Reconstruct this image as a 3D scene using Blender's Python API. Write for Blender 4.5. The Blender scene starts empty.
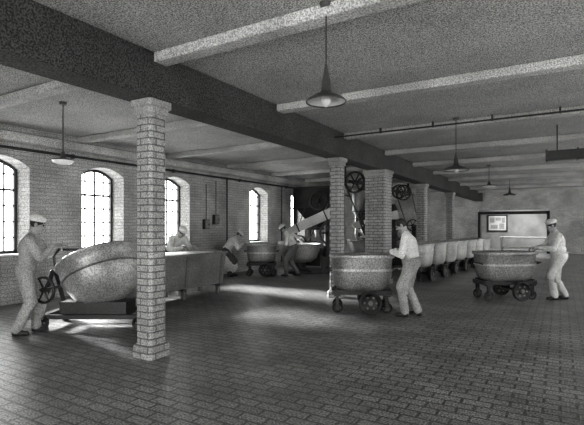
import bpy, bmesh, math, random
import numpy as np
from mathutils import Vector, Matrix, noise
random.seed(4)
V=Vector
YAW=math.radians(30.9)
CEIL=3.54
def W(d,l,z=0.0):
    """plan coordinates (metres) of the surveyed floor grid, which lies 30.9 deg off the building axes"""
    s,c=math.sin(YAW),math.cos(YAW)
    return V((-s*d+c*l, c*d+s*l, z))

# ------------------------------------------------------------------ materials
def nn(nt,t,**k):
    n=nt.nodes.new(t)
    for a,b in k.items(): setattr(n,a,b)
    return n
def mat(name,g,rough=.7,metal=0,grain=.35,gscale=60,brick=None,bump=.0,blotch=.25,mortar=.4,floor=False,bvar=.82):
    m=bpy.data.materials.new(name); m.use_nodes=True; nt=m.node_tree
    b=nt.nodes['Principled BSDF']; b.inputs['Roughness'].default_value=rough; b.inputs['Metallic'].default_value=metal
    geo=nn(nt,'ShaderNodeNewGeometry')
    col=(g,g,g*.985,1) if not isinstance(g,tuple) else (*g,1)
    if brick:
        vec=geo.outputs['Position']
        if not floor:
            sp=nn(nt,'ShaderNodeSeparateXYZ'); nt.links.new(vec,sp.inputs[0])
            ad=nn(nt,'ShaderNodeMath',operation='ADD'); nt.links.new(sp.outputs[0],ad.inputs[0]); nt.links.new(sp.outputs[1],ad.inputs[1])
            cb=nn(nt,'ShaderNodeCombineXYZ'); nt.links.new(ad.outputs[0],cb.inputs[0]); nt.links.new(sp.outputs[2],cb.inputs[1]); vec=cb.outputs[0]
        br=nn(nt,'ShaderNodeTexBrick'); nt.links.new(vec,br.inputs['Vector'])
        br.inputs['Scale'].default_value=1; br.inputs['Brick Width'].default_value=brick[0]; br.inputs['Row Height'].default_value=brick[1]
        br.inputs['Mortar Size'].default_value=brick[2]; br.inputs['Mortar Smooth'].default_value=.2
        br.inputs['Color1'].default_value=col; br.inputs['Color2'].default_value=tuple(c*bvar for c in col[:3])+(1,)
        br.inputs['Mortar'].default_value=tuple(c*mortar for c in col[:3])+(1,)
        cur=br.outputs['Color']
    else:
        rgb=nn(nt,'ShaderNodeRGB'); rgb.outputs[0].default_value=col; cur=rgb.outputs[0]
    def mult(cur,scale,amt,detail,lo,hi):
        nz=nn(nt,'ShaderNodeTexNoise'); nz.inputs['Scale'].default_value=scale; nz.inputs['Detail'].default_value=detail
        nt.links.new(geo.outputs['Position'],nz.inputs['Vector'])
        r=nn(nt,'ShaderNodeMapRange'); r.inputs[1].default_value=lo; r.inputs[2].default_value=hi
        r.inputs[3].default_value=1-amt; r.inputs[4].default_value=1+amt*.6
        nt.links.new(nz.outputs['Fac'],r.inputs[0])
        mx=nn(nt,'ShaderNodeVectorMath',operation='SCALE'); nt.links.new(cur,mx.inputs[0]); nt.links.new(r.outputs[0],mx.inputs['Scale'])
        return mx.outputs[0],nz
    if blotch: cur,_=mult(cur,1.3,blotch,4,.35,.65)
    nz=None
    if grain: cur,nz=mult(cur,gscale,grain,2,.38,.62)
    nt.links.new(cur,b.inputs['Base Color'])
    if bump and nz:
        bp=nn(nt,'ShaderNodeBump'); bp.inputs['Strength'].default_value=bump; bp.inputs['Distance'].default_value=.01
        if brick:
            inv=nn(nt,'ShaderNodeMath',operation='SUBTRACT'); inv.inputs[0].default_value=1; nt.links.new(br.outputs['Fac'],inv.inputs[1]); nt.links.new(inv.outputs[0],bp.inputs['Height'])
        else: nt.links.new(nz.outputs['Fac'],bp.inputs['Height'])
        nt.links.new(bp.outputs[0],b.inputs['Normal'])
    return m
M_FLOOR=mat('floor_pavers',.31,.38,grain=.75,gscale=60,brick=(.25,.125,.013),bump=.4,blotch=.3,mortar=.35,floor=True,bvar=.72)
M_CEIL=mat('ceiling_plaster',.46,.85,grain=.7,gscale=70,blotch=.12)
M_BEAM=mat('beam_paint',.56,.8,grain=.5,gscale=60)
M_BEAMD=mat('main_beam_shaded',.07,.8,grain=.8,gscale=60)  # main beam's shade put into its colour, far darker than the cross beams
M_WALL=mat('whitewashed_brick',.54,.8,grain=.5,gscale=50,brick=(.25,.078,.010),bump=.3,mortar=.65)
M_WALLB=mat('whitewash_lit_end',.75,.8,grain=.5,gscale=30,brick=(.25,.078,.010),bump=.3,mortar=.8)  # whitewash lightened, extra light at the far end put into its colour
M_COL=mat('glazed_brick',.46,.5,grain=.5,gscale=75,brick=(.25,.078,.009),bump=.4,mortar=.30,blotch=.15)
M_CAPI=mat('capital_render',.40,.8)
M_WHITE=mat('white_paint',.70,.6,grain=.25)
M_FRAME=mat('window_iron',.05,.6,grain=.1)
M_IRON=mat('dark_iron',.04,.45,.3,grain=.4)
M_STEEL=mat('tinned_steel',.30,.42,.45,grain=.4,gscale=45,blotch=.45)
M_STEELL=mat('bright_tin',.52,.42,.3,grain=.4,gscale=45,blotch=.4)
M_WOOD=mat('scrubbed_wood',.24,.7,grain=.4)
M_DOUGH=mat('dough',.78,.7,grain=.12)
M_LIN=mat('white_linen',.80,.85,grain=.25)
M_LIN2=mat('grey_cotton',.40,.85,grain=.35)
M_FARW=mat('far_room_paint',.30,.85,grain=.3)
M_DRILL=mat('work_drill',.20,.85,grain=.35)
M_TROU=mat('dark_trousers',.09,.85,grain=.3)
M_SKIN=mat('skin',.34,.55,grain=.08,blotch=0)
M_LIP=mat('lips',.2,.5,grain=0,blotch=0)
M_HAIR=mat('dark_hair',.035,.7,grain=.2)
M_SHOE=mat('leather_shoes',.03,.5,grain=.2)
M_EYE=mat('eye_dark',.02,.2,grain=0,blotch=0)
M_GLASS=mat('opal_glass',.8,.25,grain=.05)
M_ENAM=mat('enamel_shade',.07,.35,grain=.2)
M_CLOTH=mat('tub_tin',.58,.5,.15,grain=.35,blotch=.4)

# ------------------------------------------------------------------ mesh builder
def frame_of(ax):
    ax=V(ax).normalized(); t=V((0,0,1)) if abs(ax.z)<.9 else V((1,0,0))
    u=ax.cross(t).normalized(); return ax,u,ax.cross(u).normalized()
class MB:
    def __init__(s): s.v=[];s.f=[];s.m=[];s.s=[]
    def add(s,vs,fs,mi=0,sm=False):
        o=len(s.v); s.v+= [V(x) for x in vs]
        for f in fs: s.f.append([i+o for i in f]); s.m.append(mi); s.s.append(sm)
    def box(s,c,sz,mi=0,R=None):
        c=V(c); h=[x/2 for x in sz]; vs=[]
        for x in(-1,1):
            for y in(-1,1):
                for z in(-1,1):
                    p=V((x*h[0],y*h[1],z*h[2])); p=R@p if R else p; vs.append(c+p)
        s.add(vs,[(0,1,3,2),(4,6,7,5),(0,4,5,1),(2,3,7,6),(0,2,6,4),(1,5,7,3)],mi)
    def loft(s,rings,mi=0,sm=True,c0=True,c1=True,closed=True):
        n=len(rings[0]); vs=[p for r in rings for p in r]; fs=[]
        for k in range(len(rings)-1):
            for i in range(n if closed else n-1):
                j=(i+1)%n; fs.append((k*n+i,k*n+j,(k+1)*n+j,(k+1)*n+i))
        s.add(vs,fs,mi,sm)
        if c0: s.add(rings[0],[list(range(n))[::-1]],mi)
        if c1: s.add(rings[-1],[list(range(n))],mi)
    def ring(s,c,ax,r,n):
        a,u,w=frame_of(ax); return [V(c)+u*math.cos(2*math.pi*i/n)*r+w*math.sin(2*math.pi*i/n)*r for i in range(n)]
    def cyl(s,p0,p1,r0,r1=None,mi=0,n=16):
        r1=r0 if r1 is None else r1; ax=V(p1)-V(p0)
        s.loft([s.ring(p0,ax,r0,n),s.ring(p1,ax,r1,n)],mi)
    def lathe(s,c,ax,prof,mi=0,n=28,c0=False,c1=False):
        a=V(ax).normalized(); s.loft([s.ring(V(c)+a*z,a,max(r,1e-4),n) for r,z in prof],mi,True,c0,c1)
    def sph(s,c,r,mi=0,n=14):
        r=(r,r,r) if not hasattr(r,'__len__') else r; c=V(c); R=[]
        for k in range(n//2+1):
            a=-math.pi/2+math.pi*k/(n//2); R.append([c+V((r[0]*max(math.cos(a),1e-3)*math.cos(2*math.pi*i/n),r[1]*max(math.cos(a),1e-3)*math.sin(2*math.pi*i/n),r[2]*math.sin(a))) for i in range(n)])
        s.loft(R,mi,True,False,False)
    def path(s,pts,r,mi=0,n=10):
        for a,b in zip(pts,pts[1:]): s.cyl(a,b,r,r,mi,n)
        for p in pts: s.sph(p,r*1.02,mi,8)
    def torus(s,c,ax,R,r,mi=0,n=28,m=8):
        a,u,w=frame_of(ax); rings=[]
        for i in range(n):
            t=2*math.pi*i/n; d=u*math.cos(t)+w*math.sin(t)
            rings.append([V(c)+d*R+d*math.cos(2*math.pi*j/m)*r+a*math.sin(2*math.pi*j/m)*r for j in range(m)])
        rings.append(rings[0]); s.loft(rings,mi,True,False,False)
    def wheel(s,c,ax,R,w,mi=0,mh=None,spokes=8):
        mh=mi if mh is None else mh; a,u,v=frame_of(ax); c=V(c)
        s.lathe(c-a*w/2,a,[(R*.84,0),(R*.98,0),(R,w*.15),(R,w*.85),(R*.98,w),(R*.84,w),(R*.84,0)],mi,26)
        s.cyl(c-a*w*.8,c+a*w*.8,R*.2,R*.2,mh,14)
        for i in range(spokes):
            t=2*math.pi*i/spokes; d=u*math.cos(t)+v*math.sin(t); s.cyl(c+d*R*.12,c+d*R*.88,R*.07,R*.055,mh,8)
    def disc(s,c,ax,R,w,mi,mh):
        a=V(ax).normalized(); c=V(c)
        s.lathe(c-a*w/2,a,[(.001,w*.3),(R*.25,w*.3),(R*.8,w*.38),(R*.82,0),(R*.98,0),(R,w*.12),(R,w*.88),(R*.98,w),(R*.82,w),(R*.8,w*.62),(R*.25,w*.7),(.001,w*.7)],mi,30)
        s.cyl(c-a*w*.75,c+a*w*.75,R*.2,R*.2,mh,16)
        for i in range(6):
            _,u,v=frame_of(a); t=2*math.pi*i/6; d=u*math.cos(t)+v*math.sin(t); s.cyl(c+d*R*.52-a*w*.25,c+d*R*.52+a*w*.25,R*.1,R*.1,mh,10)
    def build(s,name,mats,loc=(0,0,0),rz=0,bevel=0,parent=None):
        me=bpy.data.meshes.new(name); me.from_pydata([tuple(p) for p in s.v],[],s.f)
        for m in mats: me.materials.append(m)
        me.polygons.foreach_set('material_index',s.m); me.polygons.foreach_set('use_smooth',s.s); me.update()
        bm=bmesh.new(); bm.from_mesh(me); bmesh.ops.recalc_face_normals(bm,faces=bm.faces); bm.to_mesh(me); bm.free()
        o=bpy.data.objects.new(name,me); bpy.context.collection.objects.link(o); o.location=loc; o.rotation_euler=(0,0,rz)
        if bevel:
            b=o.modifiers.new('bevel','BEVEL'); b.width=bevel; b.segments=2; b.limit_method='ANGLE'
        if parent: o.parent=parent
        return o
def simple_box(name,lo,hi,m,bevel=0):
    mb=MB(); c=[(a+b)/2 for a,b in zip(lo,hi)]
    mb.box((0,0,0),[b-a for a,b in zip(lo,hi)]); return mb.build(name,[m],loc=c,bevel=bevel)

# ------------------------------------------------------------------ room shell
XL,XR,YB,YF=-9.3,3.6,28.9,-2.5
simple_box('floor',(XL-.5,YF,-.2),(XR+.5,34.5,0),M_FLOOR)
simple_box('ceiling',(XL-.5,YF,CEIL),(XR+.5,34.5,CEIL+.2),M_CEIL)
ZS,ZT,RISE=.99,2.91,.2
def outline(y0,y1,x,zs=ZS,zt=ZT,rise=RISE,n=10):
    pts=[V((x,y0,zs)),V((x,y1,zs))]
    for i in range(n+1):
        t=i/n; y=y1+(y0-y1)*t; pts.append(V((x,y,zt-rise+rise*math.sin(math.pi*t)**.8 if 0<t<1 else zt-rise)))
    return pts
def wall_with_windows(name,xin,xout,wins,y0,y1):
    w=simple_box(name,(min(xin,xout),y0,0),(max(xin,xout),y1,CEIL),M_WALL)
    sg=1 if xin>xout else -1
    mb=MB()
    for a,b in wins:
        mb.loft([outline(a+.08,b-.08,xout-sg*.05),outline(a+.08,b-.08,xout+sg*.16),outline(a,b,xin+sg*.05,ZS-.05,ZT+.03)],0,False)
    c=mb.build('cut',[M_WALL]); md=w.modifiers.new('openings','BOOLEAN'); md.operation='DIFFERENCE'; md.object=c; md.solver='EXACT'
    dg=bpy.context.evaluated_depsgraph_get(); me=bpy.data.meshes.new_from_object(w.evaluated_get(dg))
    w.modifiers.clear(); w.data=me; bpy.data.objects.remove(c)
    return w
LW=[(3.96,5.11),(6.26,7.41),(8.57,9.72),(12.65,13.8),(15.45,16.6),(18.8,19.95),(22.0,23.15),(25.2,26.35)]
wall_with_windows('wall_left',XL,XL-.5,LW,YF,YB)
RW=[(1,3),(4.2,6.2),(7.4,9.4),(10.6,12.6),(13.8,16.2),(17.0,19.4),(20.2,22.8),(23.6,26.2)]  # unseen openings added to let daylight in from the right
wall_with_windows('wall_right',XR,XR+.5,RW,YF,YB)
simple_box('added_front_wall',(XL-.5,YF-.3,0),(-5.2,YF,CEIL),M_WALL)  # unseen wall added behind the camera to darken foreground and near ceiling
simple_box('added_front_wall.001',(-3.0,YF-.3,0),(-.8,YF,CEIL),M_WALL)
simple_box('added_front_wall.002',(2.2,YF-.3,0),(XR+.5,YF,CEIL),M_WALL)
simple_box('added_front_wall.003',(-5.2,YF-.3,2.9),(-3.0,YF,CEIL),M_WALL)
simple_box('added_front_wall.004',(-.8,YF-.3,2.9),(2.2,YF,CEIL),M_WALL)
wc=0
def window(a,b,x,sg,cols=4,rows=6):
    global wc; wc+=1
    mb=MB(); a+=.08;b-=.08; t=.026; yc=(a+b)/2; w=b-a
    def top(y):
        u=(b-y)/w; u=min(max(u,1e-4),1-1e-4); return ZT-RISE+RISE*math.sin(math.pi*u)**.8
    for y,tt in [(a+.03,.06),(b-.03,.06)]:
        h=ZT-RISE+.02-ZS; mb.box((0,y-yc,ZS+h/2),(.06,tt,h))
    mb.box((0,0,ZS+.03),(.06,w,.06))
    pts=[V((0,a+w*i/14-yc,top(a+w*i/14)-.03)) for i in range(15)]
    for p,q in zip(pts,pts[1:]): mb.cyl(p,q,.035,.035,0,6)
    for i in range(1,cols):
        y=a+w*i/cols; h=top(y)-.03-ZS; mb.box((0,y-yc,ZS+h/2),(.03,t+(.012 if i==cols//2 else 0),h))
    for j in range(1,rows):
        z=ZS+(ZT-RISE-ZS)*j/(rows-.7); mb.box((0,0,z),(.03,w-.04,t+(.02 if j==4 else 0)))
    mb.box((sg*.17,0,ZS-.02),(.34,w+.08,.035),1)
    mb.build('window_%d'%wc,[M_FRAME,M_WHITE],loc=(x,yc,0))
for a,b in LW: window(a,b,XL-.36,1)
for a,b in RW: window(a,b,XR+.36,-1,6)
simple_box('wall_back',(XL-.5,YB,0),(-4.25,YB+.4,CEIL),M_WALLB)
simple_box('wall_back.001',(-.49,YB,0),(XR+.5,YB+.4,CEIL),M_WALLB)
simple_box('wall_back.002',(-4.25,YB,2.5),(-.49,YB+.4,CEIL),M_WALLB)
simple_box('wall_far_room',(XL-.5,34.2,0),(XR+.5,34.5,CEIL),M_FARW)
simple_box('wall_far_room.001',(XL-.5,YB+.4,0),(XL,34.2,CEIL),M_FARW)
simple_box('wall_far_room.002',(XR,YB+.4,0),(XR+.5,34.2,CEIL),M_FARW)
mb=MB(); 
mb.box((-1.80,0,.06),(.14,.5,2.36)); mb.box((1.80,0,.06),(.14,.5,2.36)); mb.box((0,0,1.2),(3.74,.5,.16))
mb.build('door_1',[M_IRON],loc=(-2.37,YB+.2,1.12))

XC=-4.18
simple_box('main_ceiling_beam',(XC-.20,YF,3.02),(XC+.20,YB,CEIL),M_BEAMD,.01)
for i,y in enumerate([-1.5,1.1,3.67,6.25,8.9,11.5,14.1,16.7,19.3,21.9,24.5,27.1]):
    for s,(x0,x1) in enumerate([(XL,XC-.20),(XC+.20,XR)]):
        simple_box('cross_beam',(x0,y-.10,CEIL-.12),(x1,y+.10,CEIL),M_BEAM,.02)
simple_box('trim_1',(XL,YF,3.22),(XL+.12,YB,3.40),M_BEAM,.02)

def column(name,y,w,x=XC,top=3.02):
    mb=MB()
    def oc(h,z,c=.035):
        return [V(p) for p in [(-h,-h+c,z),(-h+c,-h,z),(h-c,-h,z),(h,-h+c,z),(h,h-c,z),(h-c,h,z),(-h+c,h,z),(-h,h-c,z)]]
    h=w/2
    mb.loft([oc(h+.035,0),oc(h+.035,.13),oc(h+.015,.16),oc(h,.17),oc(h,top-.17)],0,False)
    mb.loft([oc(h,top-.17),oc(h+.025,top-.15),oc(h+.025,top-.09),oc(h+.05,top-.07),oc(h+.05,top)],1,False)
    return mb.build(name,[M_COL,M_CAPI],loc=(x,y,0))
column('brick_column',3.72,.26)
column('brick_column',8.9,.26)
column('brick_column',15.9,.32); column('brick_column',20.6,.32)
column('brick_pier',11.5,.56)

# ------------------------------------------------------------------ pipes / lamps / fixtures
mb=MB()
mb.path([(0,YF+.1,0),(0,22,0)],.03); mb.path([(0,11.3,0),(0,11.3,-2.9)],.025); mb.path([(0,14.6,0),(0,14.6,-2.9)],.02)
for y in range(0,22,3): mb.box((-.03,y,0),(.08,.05,.09))
mb.build('wall_pipe',[M_IRON],loc=(XL+.10,0,3.08))
mb=MB(); mb.path([(-3.9,0,0),(XR-.1,0,0)],.016)
for x in range(-3,4): mb.box((x*.98,0,.03),(.03,.05,.1))
mb.build('conduit_pipe',[M_IRON],loc=(0,8.2,CEIL-.20))
def fusebox(y,z):
    mb=MB(); mb.box((0,0,0),(.10,.22,.3)); mb.box((.055,0,0),(.02,.18,.26),1); mb.cyl((.06,.05,0),(.09,.05,0),.02,.02,0); mb.path([(0,0,.15),(0,0,1.2)],.012)
    mb.build('fuse_box',[M_IRON,M_WOOD],loc=(XL+.065,y,z),bevel=.01)
fusebox(10.35,1.6); fusebox(10.8,1.75)
mb=MB(); mb.path([(0,12.6,0),(0,20.5,0)],.04)
for y in (12.8,15.0,17.2,19.6): mb.box((0,y,.25),(.08,.08,.5)); mb.box((0,y,.0),(.18,.12,.18)); mb.box((0,y,.47),(.4,.14,.04))
for y,R in((14.3,.22),(15.9,.34),(16.5,.24),(18.3,.30)):
    mb.wheel((0,y,0),(0,1,0),R,.14,0,0,6)
for y,R,dx,dz in((13.6,.36,.55,-1.55),(15.5,.32,-.3,-1.2),(18.9,.34,.4,-1.4)):
    mb.wheel((0,y,0),(0,1,0),R,.14,0,0,6)
    for s in(-1,1):
        a=V((s*R,y,0)); b=V((dx+s*.26,y,dz)); n=(b-a).normalized(); u=V((n.z,0,-n.x))*.006; w=V((0,.06,0))
        mb.loft([[a+u+w,a-u+w,a-u-w,a+u-w],[b+u+w,b-u+w,b-u-w,b+u-w]],1,False)
    mb.wheel((dx,y,dz),(0,1,0),.26,.14,0,0,6)
    mb.box((dx,y+.2,(dz-2.98)/2),(.16,.16,dz+2.98)); mb.cyl((dx,y-.1,dz),(dx,y+.25,dz),.035,.035,0)
mb.build('line_shaft',[M_IRON,M_TROU],loc=(-5.75,0,2.98))
def pendant(name,p,zb,dia,kind):
    mb=MB(); r=dia/2; H=CEIL-zb
    mb.cyl((0,0,0),(0,0,-.04),.06,.05,0); 
    if kind=='cone':
        mb.cyl((0,0,-.03),(0,0,-H+.34),.008,.008,0,8)
        mb.lathe((0,0,-H),(0,0,1),[(r,.0),(r*1.02,.01),(r*.96,.025),(r*.62,.065),(r*.30,.09),(.045,.115),(.04,.19),(.028,.24),(.012,.34)],0)
        mb.lathe((0,0,-H),(0,0,1),[(r*.95,.012),(r*.6,.055),(r*.3,.08),(.01,.1)],1)
        mb.sph((0,0,-H+.02),(.045,.045,.06),1)
    else:
        mb.cyl((0,0,-.03),(0,0,-H+.2),.01,.01,0,8)
        mb.lathe((0,0,-H),(0,0,1),[(r*.3,.10),(r*.75,.095),(r,.08),(r*1.02,.07)],0)
        mb.cyl((0,0,-H+.1),(0,0,-H+.22),r*.3,.02,0)
        mb.lathe((0,0,-H),(0,0,1),[(.002,-.0),(r*.5,.01),(r*.85,.04),(r,.08)],1)
    mb.build(name,[M_ENAM,M_GLASS],loc=(p.x,p.y,CEIL))
pendant('pendant_lamp',W(4.0,.304),2.65,.36,'cone')
pendant('pendant_lamp',W(7.2,-3.68),2.53,.34,'bowl')
pendant('pendant_lamp',W(8.25,3.02),2.57,.46,'cone')
pendant('pendant_lamp',W(14.6,6.42),2.78,.48,'bowl')
pendant('pendant_lamp',W(17.5,8.5),2.75,.46,'cone')
mb=MB(); mb.box((0,0,0),(1.6,.24,.18)); 
for x in(-.6,0,.6): mb.cyl((x,0,.1),(x,0,.60),.012,.012,0,8)
for x in(-.78,-.26,.26): mb.box((x,0,0),(.03,.28,.22))
mb.build('ventilation_duct',[M_IRON],loc=(.55,10.25,2.94),bevel=.01)

# ------------------------------------------------------------------ tub trolleys
def sup(a,b,z,n=32,e=.62):
    out=[]
    for i in range(n):
        t=2*math.pi*i/n; c,s=math.cos(t),math.sin(t)
        out.append(V((a*math.copysign(abs(c)**e,c),b*math.copysign(abs(s)**e,s),z)))
    return out
def tub_cart(pos,rz,a=.58,b=.40,top=1.02,body=M_STEEL,fill='dough',wr=.2):
    mb=MB()
    mb.loft([sup(a*f,b*f,z) for z,f in [(.40,.70),(.43,.82),(.50,.89),(.65,.93),(top-.12,.97),(top-.02,.99)]],0)
    mb.loft([sup(a*f,b*f,z) for z,f in [(top-.05,.99),(top-.05,1.035),(top-.02,1.05),(top+.01,1.035),(top+.012,.97),(top-.1,.95)]],1,True,False,False)
    mb.loft([sup(a*.985,b*.985,top-.28),sup(a*.985,b*.985,top-.24)],1,True,False,False)
    fl=[(top-.12,.96),(top-.09,.85),(top-.05,.5),(top-.04,.02)]
    mb.loft([sup(a*f,b*f,z) for z,f in fl],3,True,False,True)
    for s in(-1,1):
        mb.box((0,s*b*.55,.36),(2*a*.92,.06,.08),2)
        mb.disc((a*.25,s*(b*.92),wr),(0,1,0),wr,.06,2,4)
        mb.box((a*.25,s*b*.72,.30),(.12,.05,.18),2)
        for q in(-1,1): mb.cyl((q*a*.8,s*b*.5,.38),(q*a*.8,s*b*.5,.43),.05,.05,2)
    mb.cyl((a*.25,-b*.95,wr),(a*.25,b*.95,wr),.028,.028,2)
    for q,s in((-1,-1),(-1,1),(1,-1),(1,1)):
        cr=.095; x=q*a*.78; y=s*b*.55
        mb.disc((x,y,cr),(0,1,0),cr,.04,2,4); mb.box((x,y+.035,.2),(.05,.012,.22),2); mb.box((x,y-.035,.2),(.05,.012,.22),2); mb.box((x,y,.31),(.12,.1,.03),2)
    for q in(-1,1): mb.box((q*a*.9,0,.36),(.06,b*1.2,.08),2)
    mb.path([(a*.98,-b*.5,.75),(a*1.12,-b*.5,.78),(a*1.12,b*.5,.78),(a*.98,b*.5,.75)],.014,2)
    mb.path([(-a*.98,-b*.5,.75),(-a*1.12,-b*.5,.78),(-a*1.12,b*.5,.78),(-a*.98,b*.5,.75)],.014,2)
    return mb.build('dough_tub_trolley',[body,M_STEELL,M_IRON,M_DOUGH,M_DRILL],loc=pos,rz=rz)
tub_cart(W(8.2,1.27),YAW-.1,a=.56,b=.38,top=1.03)
tub_cart(W(9.6,4.55),YAW+.12,a=.62,b=.40,top=1.0)
tub_cart(W(14.1,-.95),YAW,a=.48,b=.38,top=.98)
for i in range(7):
    tub_cart(V((-3.5+.11*i,12.8+1.13*i,0)),1.47,a=.48,b=.42,top=1.05,body=M_CLOTH)

mb=MB(); L=2.5; 
def rc(hx,hy,z): return [V((-hx,-hy,z)),V((hx,-hy,z)),V((hx,hy,z)),V((-hx,hy,z))]
mb.loft([rc(.33,L/2-.05,.22),rc(.40,L/2,.92),rc(.43,L/2+.03,.92),rc(.43,L/2+.03,.96),rc(.36,L/2-.04,.96),rc(.35,L/2-.05,.86)],0,False)
mb.loft([sup(.34,L/2-.06,.90,e=.3),sup(.28,L/2-.15,.95,e=.4),sup(.15,L/2-.5,.98,e=.5)],1)
for y in(-L/2+.15,0,L/2-.15):
    for x in(-.27,.27): mb.box((x,y,.12),(.08,.08,.24))
    mb.box((0,y,.2),(.62,.08,.06)); 
    for s in(-1,1):
        R=Matrix.Rotation(s*math.atan2(.07,.7),3,'Y'); mb.box((s*.37,y,.58),(.03,.07,.66),2,R)
mb.build('dough_trough',[M_WOOD,M_DOUGH,M_DRILL],loc=(-7.1,6.95,0))

# tilting round bowl mixer with hand wheel
mb=MB()
C=V((0.03,0,.82)); ax=V((-.42,.30,1)).normalized(); k=.95
mb.lathe(C,ax,[(r_*k,z_*.88) for r_,z_ in [(.02,-.56),(.20,-.54),(.38,-.46),(.52,-.32),(.60,-.14),(.635,.06),(.64,.22),(.67,.23),(.68,.255),(.67,.28),(.62,.28),(.60,.2),(.57,.0)]],0,40,True)
mb.lathe(C,ax,[(.555,.10),(.43,.15),(.24,.18),(.02,.19)],3,32)
mb.torus(C+ax*-.02,ax,.598,.016,1,36)
for s in(-1,1):
    x=s*.74
    for y in(-.36,.36): mb.path([(x,y,.20),(x,y*.15,.84)],.035,2)
    mb.box((x,0,.18),(.09,.86,.09),2); mb.cyl((x-.12*s-.03,0,.84),(x+.07,0,.84),.07,.07,2)
    for y in(-.38,.38): mb.disc((x,y,.12),(0,1,0),.12,.055,2,4)
for y in(-.34,.34): mb.box((0,y,.2),(1.5,.06,.06),2)
mb.box((0,-.1,.30),(1.0,.4,.22),2)
mb.wheel((-.62,-.50,.62),(.3,1,0),.20,.035,2,2,6); mb.path([(-.62,-.5,.62),(-.60,-.1,.62),(-.72,0,.82)],.025,2)
mb.path([(-.72,0,.88),(-.62,-.22,1.10),(-.48,-.34,1.20),(-.20,-.36,1.20)],.02,2)
mb.build('tilting_bowl_mixer',[M_STEELL,M_STEEL,M_IRON,M_DOUGH,M_DRILL],loc=W(7.0,-2.98),rz=YAW)

def kneader(pos,rz,tilt=-24,s=1):
    mb=MB()
    mb.lathe((0,0,0),(0,0,1),[(.02,.32),(.35,.33),(.52,.45),(.60,.65),(.62,.82),(.65,.84),(.65,.88),(.60,.88),(.58,.78),(.4,.76),(.02,.78)],0,32)
    mb.lathe((0,0,0),(0,0,1),[(.45,0),(.45,.08),(.2,.14),(.18,.34)],2,24,True,False)
    mb.box((.95,0,.25),(.6,.6,.5),2); mb.box((.55,0,.08),(1.2,.5,.16),2)
    q=V((.95,0,0))
    mb.loft([[p+q for p in sup(.26,.25,.5)],[p+q for p in sup(.20,.2,1.1)],[p+q for p in sup(.18,.18,1.95)],[p+q for p in sup(.1,.12,2.1)]],2)
    R=Matrix.Rotation(math.radians(tilt),3,'Y')
    mb.loft([[V((.35,0,1.55))+R@p for p in [V((x,-.20*k,-.14*k)),V((x,.20*k,-.14*k)),V((x,.24*k,.13*k)),V((x,-.24*k,.13*k))]] for x,k in((-.8,.6),(-.5,1),(.75,1.15),(.8,1.0))],1,False)
    for x in(-.45,.45): mb.loft([[V((.35,0,1.55))+R@p for p in [V((x+dx,-.23,-.16)),V((x+dx,.23,-.16)),V((x+dx,.27,.15)),V((x+dx,-.27,.15))]] for dx in(-.02,.02)],2,False)
    mb.path([(-.28,0,1.25),(-.30,0,1.0),(-.05,0,.8)],.045,1); mb.path([(-.28,0,1.25),(.0,.1,1.0),(.15,.1,.8)],.04,1)
    mb.wheel((.95,-.36,1.2),(0,1,0),.38,.06,2,2,6); mb.cyl((.95,-.42,1.2),(.95,.3,1.2),.035,.035,2)
    o=mb.build('dough_kneading_machine',[M_STEELL,M_WHITE,M_IRON],loc=pos,rz=rz,bevel=.008); o.scale=(s,s,s); return o
kneader(W(14.9,.25),YAW,s=1.1)
kneader(V((-6.75,17.0,0)),YAW,-15,1.15)
mb=MB()
mb.loft([rc(.22,.22,1.5),rc(.75,.6,2.3),rc(.75,.6,3.0),rc(.78,.63,3.0),rc(.78,.63,3.06),rc(.7,.55,3.06)],0,False)
for x in(-.76,.76):
    for y in(-.6,.6): mb.box((x,y,1.5),(.1,.1,3.0),0)
for z in(.5,1.45,2.3):
    for y in(-.6,.6): mb.box((0,y,z),(1.6,.07,.09),0)
    for x in(-.76,.76): mb.box((x,0,z),(.07,1.3,.09),0)
mb.cyl((0,0,1.55),(0,0,1.1),.2,.16,1); 
mb.wheel((.35,-.75,2.5),(0,1,0),.36,.10,0,0,6); mb.wheel((-.45,-.75,.9),(0,1,0),.30,.10,0,0,6)
mb.cyl((.35,-.8,2.5),(.35,.6,2.5),.04,.04,0); mb.cyl((-.45,-.8,.9),(-.45,.6,.9),.04,.04,0)
mb.path([(.0,-.75,2.75),(-.73,-.75,1.0)],.02,0); mb.path([(.7,-.75,2.3),(-.2,-.75,.75)],.02,0)
mb.box((-.1,.1,.35),(1.2,.9,.7),0)
mb.build('flour_hopper',[M_IRON,M_STEEL],loc=(-8.15,15.7,0),rz=0,bevel=.008)
mb=MB()
mb.lathe((0,0,0),(0,0,1),[(.1,1.6),(.6,2.2),(.62,3.1),(.64,3.12)],1,24,True,True)
for i in range(4):
    a=math.pi/4+i*math.pi/2; mb.box((.5*math.cos(a),.5*math.sin(a),1.25),(.09,.09,2.5),0)
mb.cyl((0,0,1.65),(0,0,1.2),.1,.1,1); mb.torus((0,0,2.2),(0,0,1),.62,.03,0); mb.box((0,0,1.15),(.9,.9,.06),0)
mb.box((0,0,.5),(.8,.7,1.0),0)
mb.wheel((.0,-.6,1.6),(0,1,0),.35,.08,0,0,6); mb.cyl((0,-.62,1.6),(0,.3,1.6),.04,.04,0)
mb.build('flour_sifter',[M_IRON,M_STEEL],loc=(-7.5,19.0,0),rz=YAW,bevel=.008)

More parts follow.
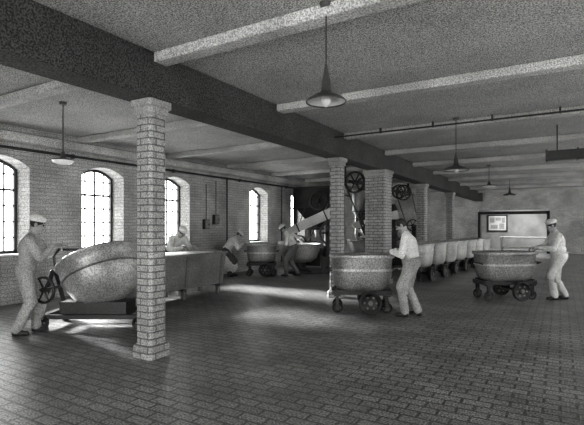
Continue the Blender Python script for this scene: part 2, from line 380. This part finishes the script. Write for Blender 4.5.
mb=MB(); mb.box((0,0,.85),(2.6,.9,.06),0)
for x in(-1.2,1.2):
    for y in(-.35,.35): mb.box((x,y,.41),(.08,.08,.82),0)
mb.box((0,0,.25),(2.4,.8,.04),0)
mb.build('work_table',[M_WHITE],loc=(-1.9,30.6,0),bevel=.01)
mb=MB(); mb.box((0,0,0),(1.15,.04,1.0),1)
for s in(-1,1): mb.box((s*.6,-.01,0),(.08,.07,1.16),0); mb.box((0,-.01,s*.54),(1.2,.07,.08),0)
for x,z,w,h in((-.33,.22,.3,.36),(.05,.28,.34,.22),(.38,.2,.2,.34),(-.2,-.25,.44,.26),(.28,-.22,.3,.38)): mb.box((x,-.03,z),(w,.02,h),2)
mb.build('notice_board',[M_IRON,M_WHITE,M_LIN2],loc=(-3.75,34.16,1.75))

# ------------------------------------------------------------------ people
def unit_sphere(n=12,m=16):
    vs=[];fs=[]
    for k in range(1,n):
        a=-math.pi/2+math.pi*k/n
        for i in range(m): vs.append(V((math.cos(a)*math.cos(2*math.pi*i/m),math.cos(a)*math.sin(2*math.pi*i/m),math.sin(a))))
    b=len(vs); vs+=[V((0,0,-1)),V((0,0,1))]
    for k in range(n-2):
        for i in range(m): j=(i+1)%m; fs.append((k*m+i,k*m+j,(k+1)*m+j,(k+1)*m+i))
    for i in range(m): j=(i+1)%m; fs.append((b,j,i)); fs.append((b+1,(n-2)*m+i,(n-2)*m+j))
    return vs,fs
US=unit_sphere()
class Prims:
    def __init__(s): s.p=[]
    def cap(s,a,b,r0,r1,m): s.p.append(('c',V(a),V(b),r0,r1,m))
    def ell(s,c,r,m,R=None): s.p.append(('e',V(c),Matrix.Identity(3) if R is None else R,r,0,m))
    def solve(s,voxel,it,mats_fold=(),amp=0):
        vs=[];fs=[]
        def addm(v,f): o=len(vs); vs.extend(v); fs.extend([tuple(i+o for i in q) for q in f])
        for t,a,b,r0,r1,m in s.p:
            if t=='e': addm([a+b@V((u.x*r0[0],u.y*r0[1],u.z*r0[2])) for u in US[0]],US[1])
            else:
                ax=b-a; L=ax.length
                if L<1e-5: ax=V((0,0,1))
                x,u,w=frame_of(ax); rings=[]; n=14
                for k in range(1,6):
                    th=-math.pi/2+math.pi/2*k/5; rings.append((a+x*r0*math.sin(th),r0*math.cos(th)))
                for k in range(0,5):
                    th=math.pi/2*k/5; rings.append((b+x*r1*math.sin(th),r1*math.cos(th)))
                v=[c+u*math.cos(2*math.pi*i/n)*r+w*math.sin(2*math.pi*i/n)*r for c,r in rings for i in range(n)]
                f=[(k*n+i,k*n+(i+1)%n,(k+1)*n+(i+1)%n,(k+1)*n+i) for k in range(len(rings)-1) for i in range(n)]
                f.append(tuple(range(n))[::-1]); f.append(tuple(len(v)-n+i for i in range(n)))
                addm(v,f)
        me=bpy.data.meshes.new('t'); me.from_pydata([tuple(p) for p in vs],[],fs)
        bm=bmesh.new(); bm.from_mesh(me); bmesh.ops.recalc_face_normals(bm,faces=bm.faces); bm.to_mesh(me); bm.free()
        o=bpy.data.objects.new('t',me); bpy.context.collection.objects.link(o)
        r=o.modifiers.new('r','REMESH'); r.mode='VOXEL'; r.voxel_size=voxel
        q=o.modifiers.new('s','SMOOTH'); q.factor=.5; q.iterations=it
        dg=bpy.context.evaluated_depsgraph_get(); m2=bpy.data.meshes.new_from_object(o.evaluated_get(dg)); bpy.data.objects.remove(o)
        nv=len(m2.vertices); co=np.empty(nv*3,np.float32); m2.vertices.foreach_get('co',co); co=co.reshape(-1,3)
        def classify(P):
            best=np.full(len(P),1e9); idx=np.zeros(len(P),int)
            for t,a,b,r0,r1,m in s.p:
                if t=='c':
                    A=np.array(a);B=np.array(b); d=B-A; L2=max((d@d),1e-9); tt=np.clip(((P-A)@d)/L2,0,1)
                    D=np.linalg.norm(P-(A+tt[:,None]*d),axis=1)-(r0+(r1-r0)*tt)
                else:
                    Q=(P-np.array(a))@np.array(b); D=(np.linalg.norm(Q/np.array(r0),axis=1)-1)*min(r0)
                k=D<best; best[k]=D[k]; idx[k]=m
            return idx
        vm=classify(co)
        if amp:
            nr=np.empty(nv*3,np.float32); m2.vertices.foreach_get('normal',nr); nr=nr.reshape(-1,3)
            for i in range(nv):
                if vm[i] in mats_fold:
                    p=co[i]; h=noise.noise(V((p[0]*9,p[1]*9,p[2]*6)))+.5*noise.noise(V((p[0]*24+5,p[1]*24,p[2]*13)))
                    co[i]+=nr[i]*(amp*(1-2*abs(h)))
        faces=[tuple(p.vertices) for p in m2.polygons]
        cen=np.array([co[list(f)].mean(axis=0) for f in faces])
        fm=classify(cen)
        return [V(map(float,p)) for p in co],faces,[int(x) for x in fm]
def ik(a,b,l1,l2,hint):
    d=b-a; L=d.length
    if L>(l1+l2)*.995: b=a+d*((l1+l2)*.995/L); d=b-a; L=d.length
    x=(l1*l1-l2*l2+L*L)/(2*L); h=math.sqrt(max(l1*l1-x*x,0)); dn=d/L
    pr=(hint-dn*hint.dot(dn)).normalized()
    return a+dn*x+pr*h,b
# slots: 0 top,1 trousers,2 skin,3 shoe,4 hair,5 cap,6 apron,7 eye,8 lips
def person(name,base,heading,hands,lean=10,hip=.92,feet=((.10,.10),(-.12,-.10)),hpitch=20,top=M_LIN,trou=M_TROU,cap='cap',apron=False,skirt=False,scale=1.0,bend=0,apm=None):
    Rz=Matrix.Rotation(heading,3,'Z'); inv=Rz.transposed()
    def tol(w): return (inv@(V(w)-base))/scale
    a=math.radians(lean)
    shift=V((-.25*math.sin(a),0,0))
    def T(p):
        p=V(p); k=min(max((p.z)/.45,0),1); ang=a*(.6+.4*k)+math.radians(bend)*k
        return V((0,0,hip))+Matrix.Rotation(ang,3,'Y')@p+shift
    P=Prims()
    P.ell(T((0,0,.0)),(.135,.178,.14),1,Matrix.Rotation(a*.6,3,'Y'))
    P.ell(T((.01,0,.15)),(.132,.170,.16),0,Matrix.Rotation(a*.8,3,'Y'))
    P.ell(T((0,0,.31)),(.138,.195,.20),0,Matrix.Rotation(a,3,'Y'))
    P.cap(T((-.01,-.15,.435)),T((-.01,.15,.435)),.076,.076,0)
    P.cap(T((-.01,0,.475)),T((-.01,.11,.455)),.062,.055,0); P.cap(T((-.01,0,.475)),T((-.01,-.11,.455)),.062,.055,0)
    P.cap(T((0,0,.49)),T((.0,0,.515)),.068,.062,0)
    P.cap(T((0,0,.49)),T((.025,0,.59)),.058,.054,2)
    Hd=[]
    for s,tgt in zip((1,-1),hands):
        S=T((0,s*.19,.43)); g=tol(tgt)
        hd=(g-S); hd.z*=.35; hd.normalize(); 
        wr=g-hd*.085+V((0,0,.022))
        E,wr=ik(S,wr,.30,.27,V((-.35,s*.55,-.8)))
        P.cap(S,E,.070,.058,0); P.cap(E,wr-(wr-E).normalized()*.03,.057,.044,0)
        P.cap(wr-(wr-E).normalized()*.05,wr,.031,.028,2)
        Hd.append((s,wr,hd))
    for i,(s,f) in enumerate(zip((1,-1),feet)):
        Hp=T((0,s*.09,-.02)); A=V((f[0],f[1],.09))
        K,A=ik(Hp,A,.44,.43,V((1,s*.12,0)))
        P.cap(Hp,K,.106,.082,1); P.cap(K,A,.080,.064,1)
        P.cap(A+V((-.02,0,-.045)),A+V((.13,s*.02,-.055)),.043,.034,3); P.ell(A+V((.055,0,-.075)),(.125,.044,.016),3); P.cap(A,A+V((0,0,-.03)),.047,.045,3)
    if skirt:
        P.cap(T((0,0,.05)),V((-.02,0,.45))+shift*.6,.14,.20,0); P.cap(V((-.02,0,.45))+shift*.6,V((0,0,.34)),.20,.22,0)
    mb=MB()
    def put(vs,fs,fm):
        o=len(mb.v); mb.v+=vs
        for f,m in zip(fs,fm): mb.f.append([i+o for i in f]); mb.m.append(m); mb.s.append(True)
    put(*P.solve(.0095,5,(0,1),.008))
    HR=Matrix.Rotation(math.radians(hpitch),3,'Y'); C=T((.03,0,.662)); 
    def h(p): return C+HR@V(p)
    Q=Prims()
    Q.ell(h((-.005,0,.025)),(.098,.077,.095),4,HR); Q.ell(h((.022,0,-.012)),(.077,.066,.092),2,HR); Q.ell(h((.032,0,-.075)),(.052,.046,.036),2,HR)
    Q.cap(h((.092,0,.005)),h((.112,0,-.026)),.009,.014,2); Q.cap(h((.084,-.032,.024)),h((.084,.032,.024)),.012,.012,2)
    Q.cap(h((.086,-.020,-.058)),h((.086,.020,-.058)),.0085,.0085,8); Q.ell(h((.072,0,-.088)),(.024,.022,.018),2,HR)
    for s in(-1,1): Q.ell(h((-.002,s*.077,-.012)),(.02,.011,.033),2,HR); Q.ell(h((.062,s*.042,-.028)),(.028,.022,.026),2,HR)
    Q.cap(T((.0,0,.52)),h((-.01,0,-.06)),.055,.053,2)
    if cap:
        Q.ell(h((-.012,0,.078)),(.118,.098,.066),5,HR); Q.ell(h((-.012,0,.055)),(.108,.088,.028),5,HR)
    put(*Q.solve(.0048,3))
    for s in(-1,1): mb.sph(h((.087,s*.031,.000)),.0125,7,8)
    for s,wr,d in Hd:
        n=V((0,0,-1)); n=(n-d*n.dot(d)).normalized(); sd=n.cross(d)*s
        Rm=Matrix((d,sd,n)).transposed(); H=Prims()
        def q(x,y,z): return wr+d*x+sd*y+n*z
        H.cap(q(-.05,0,0),q(.01,0,0),.027,.026,2); H.ell(q(.045,0,.0),(.056,.042,.017),2,Rm)
        for k,(off,Lf) in enumerate(zip((.030,.0102,-.0102,-.030),(.074,.082,.077,.060))):
            p=q(.078-(.006 if k in(0,3) else 0),off,0); ang=0
            H.cap(q(.04,off*.8,0),p,.010,.0092,2)
            for frac,dg in((.45,28),(.30,42),(.25,30)):
                ang+=math.radians(dg); dv=(d*math.cos(ang)+n*math.sin(ang)); p2=p+dv*Lf*frac; H.cap(p,p2,.0084,.0078,2); p=p2
        p=q(.018,.028,.004); p1=q(.045,.055,.016); p2=q(.075,.060,.034); H.cap(p,p1,.013,.011,2); H.cap(p1,p2,.0105,.009,2)
        put(*H.solve(.0036,1))
    if apron:
        rows=[];
        for k in range(13):
            t=k/12
            if t<.4:
                z=.36-.36*t/.4; row=[]; hw=.6+(1.45-.6)*t/.4
                for j in range(17):
                    an=hw*(j/8-1); row.append(T((.158*math.cos(an),.205*math.sin(an),z)))
            else:
                u=(t-.4)/.6; z=-.02-u*.52; row=[]
                for j in range(17):
                    an=1.45*(j/8-1); w=.012*math.sin(an*7)*u
                    b0=T((.160*math.cos(an),.205*math.sin(an),-.02)); row.append(V((b0.x+.06*u*math.cos(an)+w+.05*u,b0.y*(1+.12*u),hip+z)))
            rows.append(row)
        mb.loft(rows,6,True,False,False,closed=False)
        mb.path([T((.150*math.cos(t*math.pi/12),.192*math.sin(t*math.pi/12),.06)) for t in range(25)],.009,6,6)
    o=mb.build(name,[top,trou,M_SKIN,M_SHOE,M_HAIR,M_LIN,apm or M_LIN,M_EYE,M_LIP],loc=base,rz=heading)
    o.scale=(scale,)*3
    return o
r=math.radians
person('baker_man',W(6.45,-3.78),YAW+r(18),[W(6.72,-3.38,1.23),W(6.60,-3.42,1.22)],lean=10,hip=.93,feet=((.06,.12),(-.14,-.10)),hpitch=14,top=M_LIN2,trou=M_LIN2,cap='cap')
person('baker_man',W(7.72,2.02),YAW+math.pi-r(20),[W(7.83,1.66,1.07),W(7.98,1.74,1.07)],lean=14,hip=.93,feet=((.06,.10),(-.14,-.10)),hpitch=30,top=M_LIN,trou=M_LIN2,cap=None,apron=True,apm=M_LIN2)
person('baker_man',W(9.45,5.60),YAW+math.pi-r(14),[W(9.42,5.10,1.04),W(9.65,5.12,1.04)],lean=12,hip=.92,feet=((.08,.10),(-.18,-.10)),hpitch=20,top=M_LIN,trou=M_LIN,cap='cap',apron=True)
person('baker_man',W(13.9,-.06),YAW+math.pi,[W(13.75,-.50,1.0),W(14.1,-.50,1.0)],lean=28,hip=.90,feet=((.12,.10),(-.25,-.10)),hpitch=40,top=M_LIN,trou=M_DRILL,cap='cap')
person('baker_woman',W(13.7,-1.87),YAW+r(5),[W(13.9,-1.40,1.0),W(13.7,-1.42,.98)],lean=38,hip=.86,feet=((.05,.09),(-.05,-.09)),hpitch=45,top=M_LIN,trou=M_TROU,cap='cap',skirt=True,scale=.94)
person('baker_man',V((-8.0,7.85,0)),r(-8),[V((-7.45,8.05,1.0)),V((-7.45,7.65,1.0))],lean=38,hip=.90,hpitch=45,top=M_LIN,trou=M_TROU,cap='cap')

# ------------------------------------------------------------------ light
w=bpy.data.worlds.new('overcast_sky'); bpy.context.scene.world=w; w.use_nodes=True
w.node_tree.nodes['Background'].inputs[0].default_value=(.9,.9,.89,1); w.node_tree.nodes['Background'].inputs[1].default_value=9.0
sn=bpy.data.lights.new('sun','SUN'); sn.energy=30; sn.angle=r(9); so=bpy.data.objects.new('sun',sn); bpy.context.collection.objects.link(so)
so.rotation_euler=V((1,-.05,-.46)).to_track_quat('-Z','Y').to_euler()
def area(name,p,tgt,sx,sy,e):
    l=bpy.data.lights.new(name,'AREA'); l.shape='RECTANGLE'; l.size=sx; l.size_y=sy; l.energy=e
    o=bpy.data.objects.new(name,l); bpy.context.collection.objects.link(o); o.location=p; o.rotation_euler=(V(tgt)-V(p)).to_track_quat('-Z','Y').to_euler()
area('far_room_fill',(-2,31.5,3.3),(-2,31.8,0),2,1,260)  # added fill lamp without a fixture, brightens the room behind the opening
# ------------------------------------------------------------------ camera
cd=bpy.data.cameras.new('camera'); cam=bpy.data.objects.new('camera',cd); bpy.context.collection.objects.link(cam)
cam.location=(0,0,1.55); cam.rotation_euler=(math.pi/2,0,YAW); cd.sensor_width=36; cd.lens=448/584*36; cd.shift_y=13.5/584; cd.clip_end=200
bpy.context.scene.camera=cam
bpy.context.scene.view_settings.view_transform='Standard'
try: bpy.context.scene.view_settings.look='Medium High Contrast'
except Exception as e: print('look',e)
